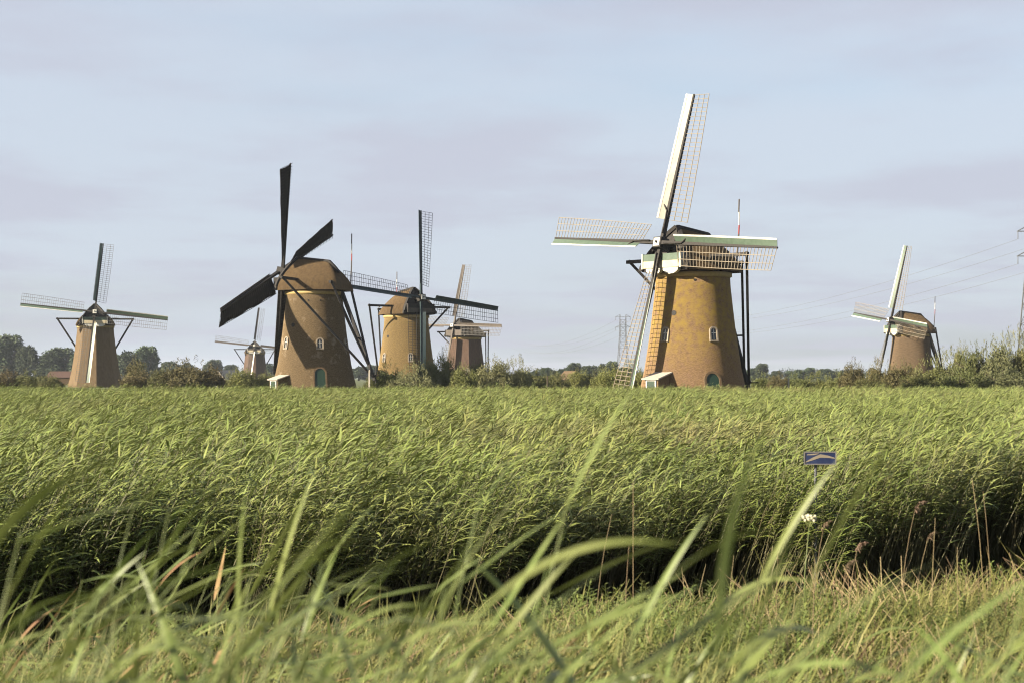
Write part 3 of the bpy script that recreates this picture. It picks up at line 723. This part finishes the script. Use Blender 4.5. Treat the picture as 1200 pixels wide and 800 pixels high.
def scatter(name, label, pts, cl):
    """pts: (x,y,z, tiltx,tilty,yaw, scale, idx) -> one object, clumps instanced on its points"""
    me = bpy.data.meshes.new(name); me.from_pydata([p[:3] for p in pts], [], [])
    a = me.attributes.new('rot', 'FLOAT_VECTOR', 'POINT'); a.data.foreach_set('vector', [v for p in pts for v in p[3:6]])
    a = me.attributes.new('scl', 'FLOAT', 'POINT'); a.data.foreach_set('value', [p[6] for p in pts])
    a = me.attributes.new('idx', 'INT', 'POINT'); a.data.foreach_set('value', [p[7] for p in pts])
    o = link(name, me, kind='stuff', label=label)
    ng = bpy.data.node_groups.new(name, 'GeometryNodeTree')
    ng.interface.new_socket('Geometry', in_out='INPUT', socket_type='NodeSocketGeometry'); ng.interface.new_socket('Geometry', in_out='OUTPUT', socket_type='NodeSocketGeometry')
    gi = N(ng, 'NodeGroupInput'); gout = N(ng, 'NodeGroupOutput'); ip = N(ng, 'GeometryNodeInstanceOnPoints'); ci = N(ng, 'GeometryNodeCollectionInfo')
    ci.inputs['Collection'].default_value = cl; ci.inputs['Separate Children'].default_value = True; ci.inputs['Reset Children'].default_value = True
    ip.inputs['Pick Instance'].default_value = True
    def na(nm, ty):
        n = N(ng, 'GeometryNodeInputNamedAttribute', data_type=ty); n.inputs['Name'].default_value = nm; return n.outputs['Attribute']
    er = N(ng, 'FunctionNodeEulerToRotation')
    ng.links.new(gi.outputs[0], ip.inputs['Points']); ng.links.new(ci.outputs[0], ip.inputs['Instance'])
    ng.links.new(na('rot', 'FLOAT_VECTOR'), er.inputs[0]); ng.links.new(er.outputs[0], ip.inputs['Rotation'])
    ng.links.new(na('scl', 'FLOAT'), ip.inputs['Scale']); ng.links.new(na('idx', 'INT'), ip.inputs['Instance Index'])
    ng.links.new(ip.outputs[0], gout.inputs[0])
    md = o.modifiers.new('scatter', 'NODES'); md.node_group = ng
    return o
rng = random.Random(11)
reed_cl = lib('reed_source', [reed_clump(500 + i) for i in range(8)])
REED_FRONT = 20.2
pts = []
def front(x): return REED_FRONT + .66 * x + .5 * math.sin(x * 1.1) + .3 * math.sin(x * 2.9 + 1)
y = 12.0
while y < 144:
    step = .36 if y < 30 else .42 if y < 50 else .48 if y < 80 else .56
    half = .32 * y + 4
    x = -half
    while x < half:
        xx = x + rng.uniform(-.5, .5) * step; yy = y + rng.uniform(-.5, .5) * step
        d = yy - front(xx)
        if d > 0:
            big = .18 * math.sin(xx * .35 + yy * .21) + .12 * math.sin(xx * .9 - yy * .5 + 2) + .08 * math.sin(xx * 2.3 + yy * 1.4)
            s = (rng.uniform(.86, 1.1) if yy < 35 else rng.uniform(.93, 1.06)) * (1 + .17 * big + (.12 if rng.random() < .05 else 0) + .06 * min(1, (yy - 20) / 100))
            if d < 1.2: s *= .94 + .05 * d
            if abs(xx - 4.08) < .45 and d < 1.6: s *= .80
            pts.append((xx, yy, -1.55, rng.gauss(0, .06), rng.gauss(.05, .08), rng.gauss(.05, .35), s, rng.randrange(8)))
        x += step
    y += step
scatter('reed_bed', 'broad bed of green reeds bent by the wind', pts, reed_cl)

# near bank
bank_cl = lib('bank_source', [grass_clump(600 + i) for i in range(4)] + [grass_clump(610 + i, 34, .5, .25, 'grass', .011) for i in range(2)] + [weed_clump(620 + i) for i in range(3)] + [dry_clump(630 + i) for i in range(3)])
pts = []
y = 4.0
while y < 20:
    step = .17 if y > 7 else .22; x = -.32 * y - 1.5
    while x < .32 * y + 1.5:
        xx = x + rng.uniform(-.5, .5) * step; yy = y + rng.uniform(-.5, .5) * step; d = yy - SL * xx
        if d < 14.2:
            wn_ = math.sin(xx * 1.3 + 1.2 * math.sin(yy * .9)) + math.sin(yy * 1.1 + xx * .4)
            r_ = rng.random()
            if r_ < (.34 if wn_ > .5 else .10): idx = rng.choice((6, 7, 8))
            elif r_ < (.44 if wn_ > .5 else .24): idx = rng.choice((9, 10, 11))
            else: idx = rng.choice((0, 1, 2, 3, 4, 5))
            s = rng.uniform(.7, 1.25) * (1.0 if d < 13.6 else .8)
            pts.append((xx, yy, gz(xx, yy) - .02, rng.gauss(0, .1), rng.gauss(.08, .1), rng.uniform(-3, 3) if idx > 5 else rng.gauss(0, .7), s, idx))
        x += step
    y += step
scatter('bank_grass', 'tangle of grass and weeds on the near bank', pts, bank_cl)

# ------------------------------------------------------------------ reed plants of the near bank, one by one
def near_leaf_mesh(seed, mt='near_leaf'):
    """unit leaf: grows from the origin, along +x in the end, length about 1, keel folded"""
    rng = random.Random(seed); n = 14; el0 = rng.uniform(.3, 1.15); drop = rng.uniform(.05, .5) if seed % 3 else rng.uniform(.6, 1.3); tw = rng.uniform(-1.2, 1.2); bend = rng.uniform(-.4, .4)
    mb = MB(); p = Vector((0, 0, 0)); az = 0; P = []
    for i in range(n + 1):
        t = i / n; el = el0 - drop * t ** 1.3; az = bend * t
        d = Vector((math.cos(az) * math.cos(el), math.sin(az) * math.cos(el), math.sin(el)))
        s0 = Vector((-math.sin(az), math.cos(az), 0)); nrm = d.cross(s0)
        a = tw * t; side = s0 * math.cos(a) + nrm * math.sin(a); up = side.cross(d)
        wd = .054 * (min(1, .35 + t * 4) if t < .2 else 1) * (1 - max(0, (t - .35) / .65) ** 1.6) + .0015
        P.append([p - side * wd / 2 + up * wd * .13, p.copy(), p + side * wd / 2 + up * wd * .13])
        p = p + d / n
    mb.grid(P); return mb.mesh('leaf', mt, True)
LEAFM = [near_leaf_mesh(700 + i) for i in range(10)]
DRYM = [near_leaf_mesh(720 + i, 'near_leaf_dry') for i in range(3)]
def reed_plant(px, py, D, lean, seed, label, group, nl=6, Lf=.5, top_leaf=True, dry=0, cat='reed', name='reed_plant', flat=0.0):
    rng = random.Random(seed); tip = at(px, py, D)
    zb = gz(tip.x, D); H = tip.z - zb
    base = Vector((tip.x - lean * H, D + rng.gauss(0, .05), zb))
    t = thing(name, label, cat, base, 0, group)
    cp = lambda s: Vector((lean * H * (.25 * s + .75 * s * s), 0, H * s))
    pts = [cp(k / 8) for k in range(9)]
    MB().tube(pts, [.0048 - .0034 * k / 8 for k in range(9)], 6).build('stem', 'near_stem', t, True)
    for k in range(nl):
        s = 1 - .56 * (k / max(1, nl)) - rng.uniform(0, .04); q = cp(max(.05, s))
        L = Lf * rng.uniform(.75, 1.2) * (.8 if k == 0 else 1)
        me = rng.choice(DRYM) if rng.random() < dry else rng.choice(LEAFM)
        rz = rng.gauss(0, .6) if k else rng.gauss(0, .3)
        if k and rng.random() < .10: rz += math.pi * rng.uniform(.6, 1.2)
        link('leaf', me, t, q, (rng.gauss(0, .15), rng.gauss(-.12 if k < 2 else .08, .2) + flat, rz), (L, L * rng.uniform(.8, 1.25), L))
    return t
GN_ = 'blurred reed plants close by'
LB = 'out-of-focus green reed plant growing close by on the near bank'
hero = [  # stem tip px, py, distance, lean, leaves, leaf length
    (565, 570, 3.6, .13, 6, .36), (668, 568, 3.5, .13, 6, .38), (190, 600, 3.6, .12, 5, .36), (150, 590, 3.9, .15, 5, .34), (30, 620, 3.0, .15, 5, .4),
    (-60, 740, 2.4, .15, 5, .5), (270, 740, 2.1, .25, 4, .42), (745, 720, 2.3, .08, 3, .36), (840, 760, 2.0, .35, 4, .5), (905, 650, 3.2, .25, 5, .40), (940, 690, 2.6, .3, 5, .42),
    (400, 720, 3.3, .2, 5, .36), (1175, 680, 2.6, .12, 5, .36), (520, 690, 3.0, .1, 5, .36), (1100, 760, 2.3, .3, 5, .42), (375, 660, 4.2, .15, 5, .36), (830, 700, 4.0, .2, 5, .36),
    (290, 680, 4.0, .10, 5, .36), (640, 670, 4.4, .15, 5, .36)]
hero_labels = {0: 'tall out-of-focus reed rising in front of the willow thicket', 1: 'tall out-of-focus reed with split leaves, left of the big windmill', 2: 'upright out-of-focus reed below the dark olive bush',
    3: 'slender out-of-focus reed leaning below the pointed brownish shrub', 9: 'leaning out-of-focus reed just left of the blue sign', 12: 'out-of-focus reed standing below the tallest hedge bush'}
for i, (px, py, D, ln, nl, Lf) in enumerate(hero):
    reed_plant(px, py, D, ln, 900 + i, hero_labels.get(i, LB), GN_, nl, Lf)
rng = random.Random(21)
for i in range(72):
    D = rng.uniform(2.3, 4.8); px = rng.uniform(-120, 1300); py = rng.uniform(715, 860) - (35 if px < 350 else 0)
    reed_plant(px, py, D, rng.uniform(.08, .32), 1000 + i, LB, GN_, rng.choice((4, 5, 6)), rng.uniform(.28, .44))
for i in range(26):
    D = rng.uniform(2.0, 4.2); px = rng.uniform(420, 1280); py = rng.uniform(735, 850)
    reed_plant(px, py, D, rng.uniform(.1, .4), 1100 + i, LB, GN_, rng.choice((5, 6)), rng.uniform(.26, .38))
for i in range(48):
    D = rng.uniform(2.5, 4.6); px = rng.uniform(-80, 520) if i < 26 else rng.uniform(500, 1290); py = rng.uniform(665, 770) if i < 26 else rng.uniform(700, 800)
    reed_plant(px, py, D, rng.uniform(.15, .45), 1400 + i, 'out-of-focus reed plant close by with its leaves blown flat sideways', 'blurred wind-flattened reed plants close by', 6, rng.uniform(.24, .36), flat=.45)
GM = 'reed plants halfway to the ditch'
for i in range(44):
    D = rng.uniform(5.2, 10.5); px = rng.uniform(-60, 420) if i < 30 else rng.uniform(400, 1260)
    py = rng.uniform(665, 760) if px < 420 else rng.uniform(710, 790)
    reed_plant(px, py, D, rng.uniform(.05, .3), 1200 + i, 'green reed plant with pale dry tips standing between the bank and the ditch', GM, 5, rng.uniform(.30, .42), dry=.15)

# dry stalks, plumes, an umbel at the ditch edge
def dry_stalk(px, py, D, lean, label, plume=0, group=None):
    tip = at(px, py, D); zb = gz(tip.x, D); H = tip.z - zb
    t = thing('dry_stalk', label, 'stalk', (tip.x - lean * H, D, zb), 0, group)
    cp = lambda s: Vector((lean * H * s * s, 0, H * s))
    MB().tube([cp(k / 5) for k in range(6)], [.0028, .0026, .0024, .0022, .002, .0014], 5).build('stem', 'dry_stem', t, True)
    if plume:
        r2 = random.Random(px); mb = MB()
        for k in range(70):
            s = r2.random(); p = cp(1) + Vector((plume * (.55 * s * s), 0, plume * (s - .55 * s * s))) * .9
            az = r2.gauss(0, .8); pp = leaf_path(p, az, r2.uniform(.0, .9), r2.uniform(.8, 2.2), plume * r2.uniform(.2, .42) * (1.1 - .6 * s), 3)
            ribbon(mb, pp, [.004, .007, .006, .002], Vector((-math.sin(az), math.cos(az), r2.gauss(0, .4))).normalized())
        mb.build('plume', 'plume', t)
dry_stalk(1072, 598, 13.5, .12, 'tall dry reed with a full drooping brown plume at the ditch edge', .18)
dry_stalk(1087, 632, 13.0, .14, 'shorter dry reed with a thin hooked plume', .14)
dry_stalk(1004, 645, 12.0, .10, 'dry reed with a short dark red plume', .14)
dry_stalk(991, 668, 11.5, .08, 'low dry reed with a tangled brown plume', .16)
dry_stalk(965, 618, 13.0, .1, 'dry reed bending over beside the white umbel flower', .12)
for px, py, D, ln in ((742, 565, 12.5, .0), (737, 640, 12, .04), (717, 602, 12.5, .12), (1096, 606, 12.5, .03), (1152, 575, 13.5, -.06), (1139, 560, 13.5, -.08), (1122, 640, 12, 0), (912, 640, 12, .02), (860, 650, 12, .06), (955, 655, 11, .02)):
    dry_stalk(px, py, D, ln, 'bare thin straw-coloured stalk standing at the ditch edge', 0, 'bare dry stalks at the ditch edge')
def umbel(px, py, D, label):
    tip = at(px, py, D); zb = gz(tip.x, D); H = tip.z - zb
    t = thing('umbel_flower', label, 'flower', (tip.x - .04, D, zb))
    MB().tube([(0, 0, 0), (.01, 0, H * .6), (.04, 0, H * .94)], [.005, .004, .003], 5).build('stem', 'near_stem', t, True)
    r2 = random.Random(3)
    for k in range(26):
        a = r2.random() * 6.28; r = .05 * math.sqrt(r2.random()); e = Vector((.04 + r * math.cos(a), r * math.sin(a), H + .035 * r2.random() - r * .25))
        f = MB().tube([(.04, 0, H * .94), e], .0015, 3).build('ray', 'near_stem', t)
        MB().tube([e, e + Vector((0, 0, .012)), e + Vector((0, 0, .018))], [.006, .011, .006], 6).build('floret', 'umbel', f)
umbel(948, 609, 12.5, 'flat white umbel flower on a green stem above the ditch')

# ------------------------------------------------------------------ blue sign in the reeds
D = 22.1
a = at(942, 528.5, D); b = at(980, 544, D); cx = (a.x + b.x) / 2; wS = b.x - a.x; hS = a.z - b.z; cz = (a.z + b.z) / 2
t = thing('sign', 'small weathered dark blue sign plate on a thin grey post in the reeds', 'sign', (cx, D, -1.55))
zc = cz + 1.55
MB().tube([(-.05, .05, 0), (-.05, .05, zc + hS * .2)], .018, 8).build('post', 'steel', t)
mat('sign_blue', (.014, .024, .075), (.03, .045, .11), 6, rough=.45, spec=.4)
pl = MB().box((0, 0, zc), (wS, .02, hS)).build('plate', 'sign_blue', t)
bd = MB()
for q in (-1, 1):
    bd.box((0, -.013, zc + q * (hS / 2 - .008)), (wS, .006, .013)); bd.box((q * (wS / 2 - .008), -.0135, zc), (.013, .006, hS - .03))
bd.build('border', 'lath_grey', pl)
mk = MB()
ribbon(mk, [(-.19, -.012, zc - .05), (-.10, -.0125, zc - .01), (.0, -.0125, zc + .03), (.10, -.0125, zc + .02), (.19, -.012, zc + .0)], [.01, .035, .045, .03, .012], Vector((0, 0, 1)))
ribbon(mk, [(-.17, -.012, zc + .045), (-.08, -.0125, zc + .05), (-.02, -.012, zc + .06)], [.012, .02, .006], Vector((0, 0, 1)))
mk.build('mark', 'lath_wood', pl)

# ------------------------------------------------------------------ thin evening haze in the air
hz = MB().box((0, 2900, 24), (9000, 6200, 53))
hm = bpy.data.materials.new('haze'); hm.use_nodes = True; ht = hm.node_tree; ht.nodes.clear()
pv = N(ht, 'ShaderNodeVolumePrincipled'); pv.inputs['Density'].default_value = .00007; pv.inputs['Color'].default_value = (.80, .88, 1, 1); pv.inputs['Anisotropy'].default_value = .2
ht.links.new(pv.outputs[0], N(ht, 'ShaderNodeOutputMaterial').inputs['Volume'])
MAT['haze'] = hm
hz.build('haze', 'haze', kind='stuff', label='thin pale haze over the fields')
